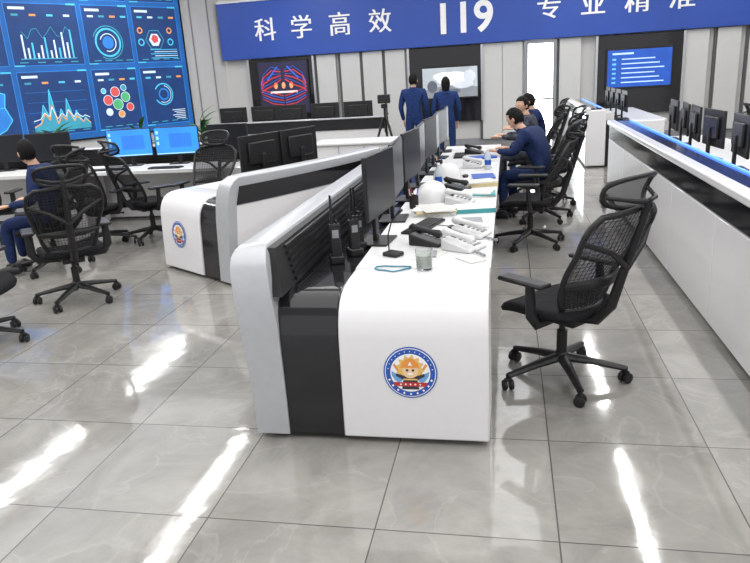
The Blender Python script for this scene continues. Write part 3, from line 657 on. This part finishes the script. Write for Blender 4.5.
def radio(x,y,rz,ant=.14,h=.15):
    r=root('walkie_talkie',(x,y,.745),rz)
    box('charger',(-.04,.04),(-.045,.045),(0,.045),BLACKP,r,.008)
    box('body',(-.03,.03),(-.02,.02),(.03,.045+h),BLACKP,r,.006); box('screen',(-.018,.018),(-.022,-.020),(.03+h*.65,.03+h*.9),GREYP,r)
    box('grille',(-.02,.02),(-.0225,-.020),(.06,.06+h*.35),BLACKM,r); lathe('knob',[(.008,0),(.008,.018),(.006,.02)],BLACKP,r,10,(.012,0,.045+h))
    tube('antenna',[(-.014,0,.04+h),(-.014,0,.045+h+ant*.5),(-.014,0,.045+h+ant)],[.010,.008,.006],BLACKP,r,8); return r
radio(-.95,3.60,rad(20),.16,.18); radio(-.89,3.92,rad(30),.17,.16); radio(-.88,3.76,rad(35),.12,.17); radio(-.96,4.15,rad(30),.15,.14); radio(-.95,5.1,rad(30)); radio(-.95,6.4,rad(30))
# ------------------------------------------------------------ tripod, plants
tp=root('camera_tripod',(-2.02,11.5,0))
for k in range(3):
    a=rad(90+120*k); d=Vector((math.cos(a),math.sin(a),0)); tube('leg_%d'%k,[d*.38+Vector((0,0,.02)),d*.2+Vector((0,0,.55)),d*.03+Vector((0,0,1.05))],[.014,.018,.022],BLACKP,tp,8)
tube('column',[(0,0,.8),(0,0,1.22)],.016,BLACKP,tp,8); box('head',(-.05,.05),(-.04,.04),(1.2,1.27),BLACKP,tp,.01); box('camera_body',(-.10,.10),(-.06,.06),(1.28,1.42),BLACKP,tp,.012)
tube('lens',[(0,.04,1.34),(0,.14,1.34)],[.035,.04],BLACKP,tp,16); tube('pan_handle',[(0,-.03,1.24),(.1,-.25,1.12)],.01,BLACKP,tp,8)
def plant(x,y,h):
    r=root('potted_plant',(x,y,0)); lathe('pot',[(.12,0),(.16,.3),(.17,.32),(.15,.32),(.14,.28),(0,.28)],POT,r,20)
    V=[];Fc=[]
    for k in range(34):
        a=random.uniform(0,6.28); L=random.uniform(.35,.6); el=random.uniform(.5,1.3); z0=.3+random.uniform(0,h-.5); d=Vector((math.cos(a),math.sin(a),0)); t=Vector((-d.y,d.x,0)); b=len(V)
        for i in range(6):
            q=i/5; p=Vector((0,0,z0))+d*(L*q*math.cos(el*(1-q*.6)))+Vector((0,0,L*math.sin(el)*q*(1-.45*q))); w=.045*math.sin(math.pi*min(.98,q*.85+.12)); V+=[p+t*w,p-t*w]
        for i in range(5): Fc.append((b+2*i,b+2*i+1,b+2*i+3,b+2*i+2))
    add('leaves',V,Fc,LEAF,r,recalc=False)
    tube('stem',[(0,0,.28),(.01,0,h*.6),(0,0,h-.2)],.015,LEAF,r,6)
plant(-8.3,11.6,1.2); plant(-7.1,12.6,1.2); plant(-6.0,13.0,1.3)
# ------------------------------------------------------------ ceiling lights, added fill panels
def strip(x,y0,y1,p=90):
    L_=bpy.data.lights.new('strip','AREA'); L_.shape='RECTANGLE'; L_.size=.1; L_.size_y=y1-y0; L_.energy=p; L_.color=(1,.99,.975)
    r=root('ceiling_strip_light',(x,(y0+y1)/2,CH-.05)); box('housing',(-.08,.08),(-(y1-y0)/2,(y1-y0)/2),(.01,.05),SILVERD,r)
    o=bpy.data.objects.new('lamp',L_); o.parent=r; COL.objects.link(o)
for x in (-8.2,-4.85,1.82,5.2):
    for (a,b) in [(-1,2),(3,6.2),(7.0,10.6),(12.2,15.5)]: strip(x,a,b)
for x,y,sx,sy,P_ in [(-1.4,3.5,3.6,6,140),(-1.4,11.5,3.6,7,180),(-6.4,8,2.4,8,75)]:  # added soft panels and housings: even fill, pale sheen on the floor
    L_=bpy.data.lights.new('panel','AREA'); L_.shape='RECTANGLE'; L_.size=sx; L_.size_y=sy; L_.energy=P_; L_.color=(1,1,.99)
    r=root('added_fill_panel',(x,y,CH-.03)); box('housing',(-sx/2-.05,sx/2+.05),(-sy/2-.05,sy/2+.05),(.005,.03),SILVERD,r)
    o=bpy.data.objects.new('lamp',L_); o.parent=r; COL.objects.link(o)
w=bpy.data.worlds.new('world'); S.world=w; w.use_nodes=True
w.node_tree.nodes['Background'].inputs[0].default_value=(.96,.97,1,1); w.node_tree.nodes['Background'].inputs[1].default_value=1.05
# ------------------------------------------------------------ camera
H=1.75;f=680.;p=rad(16.92);yaw=rad(11.6);r=.062
F=Vector((-math.sin(yaw)*math.cos(p),math.cos(yaw)*math.cos(p),-math.sin(p)))
R0=Vector((math.cos(yaw),math.sin(yaw),0));U0=R0.cross(F)
Rv=math.cos(r)*R0-math.sin(r)*U0;Uv=math.sin(r)*R0+math.cos(r)*U0
cd=bpy.data.cameras.new('camera'); cd.sensor_width=36; cd.lens=f/750*36; cam=bpy.data.objects.new('camera',cd); COL.objects.link(cam)
M=Matrix((Rv,Uv,-F)).transposed().to_4x4(); M.translation=Vector((0,0,H)); cam.matrix_world=M; S.camera=cam
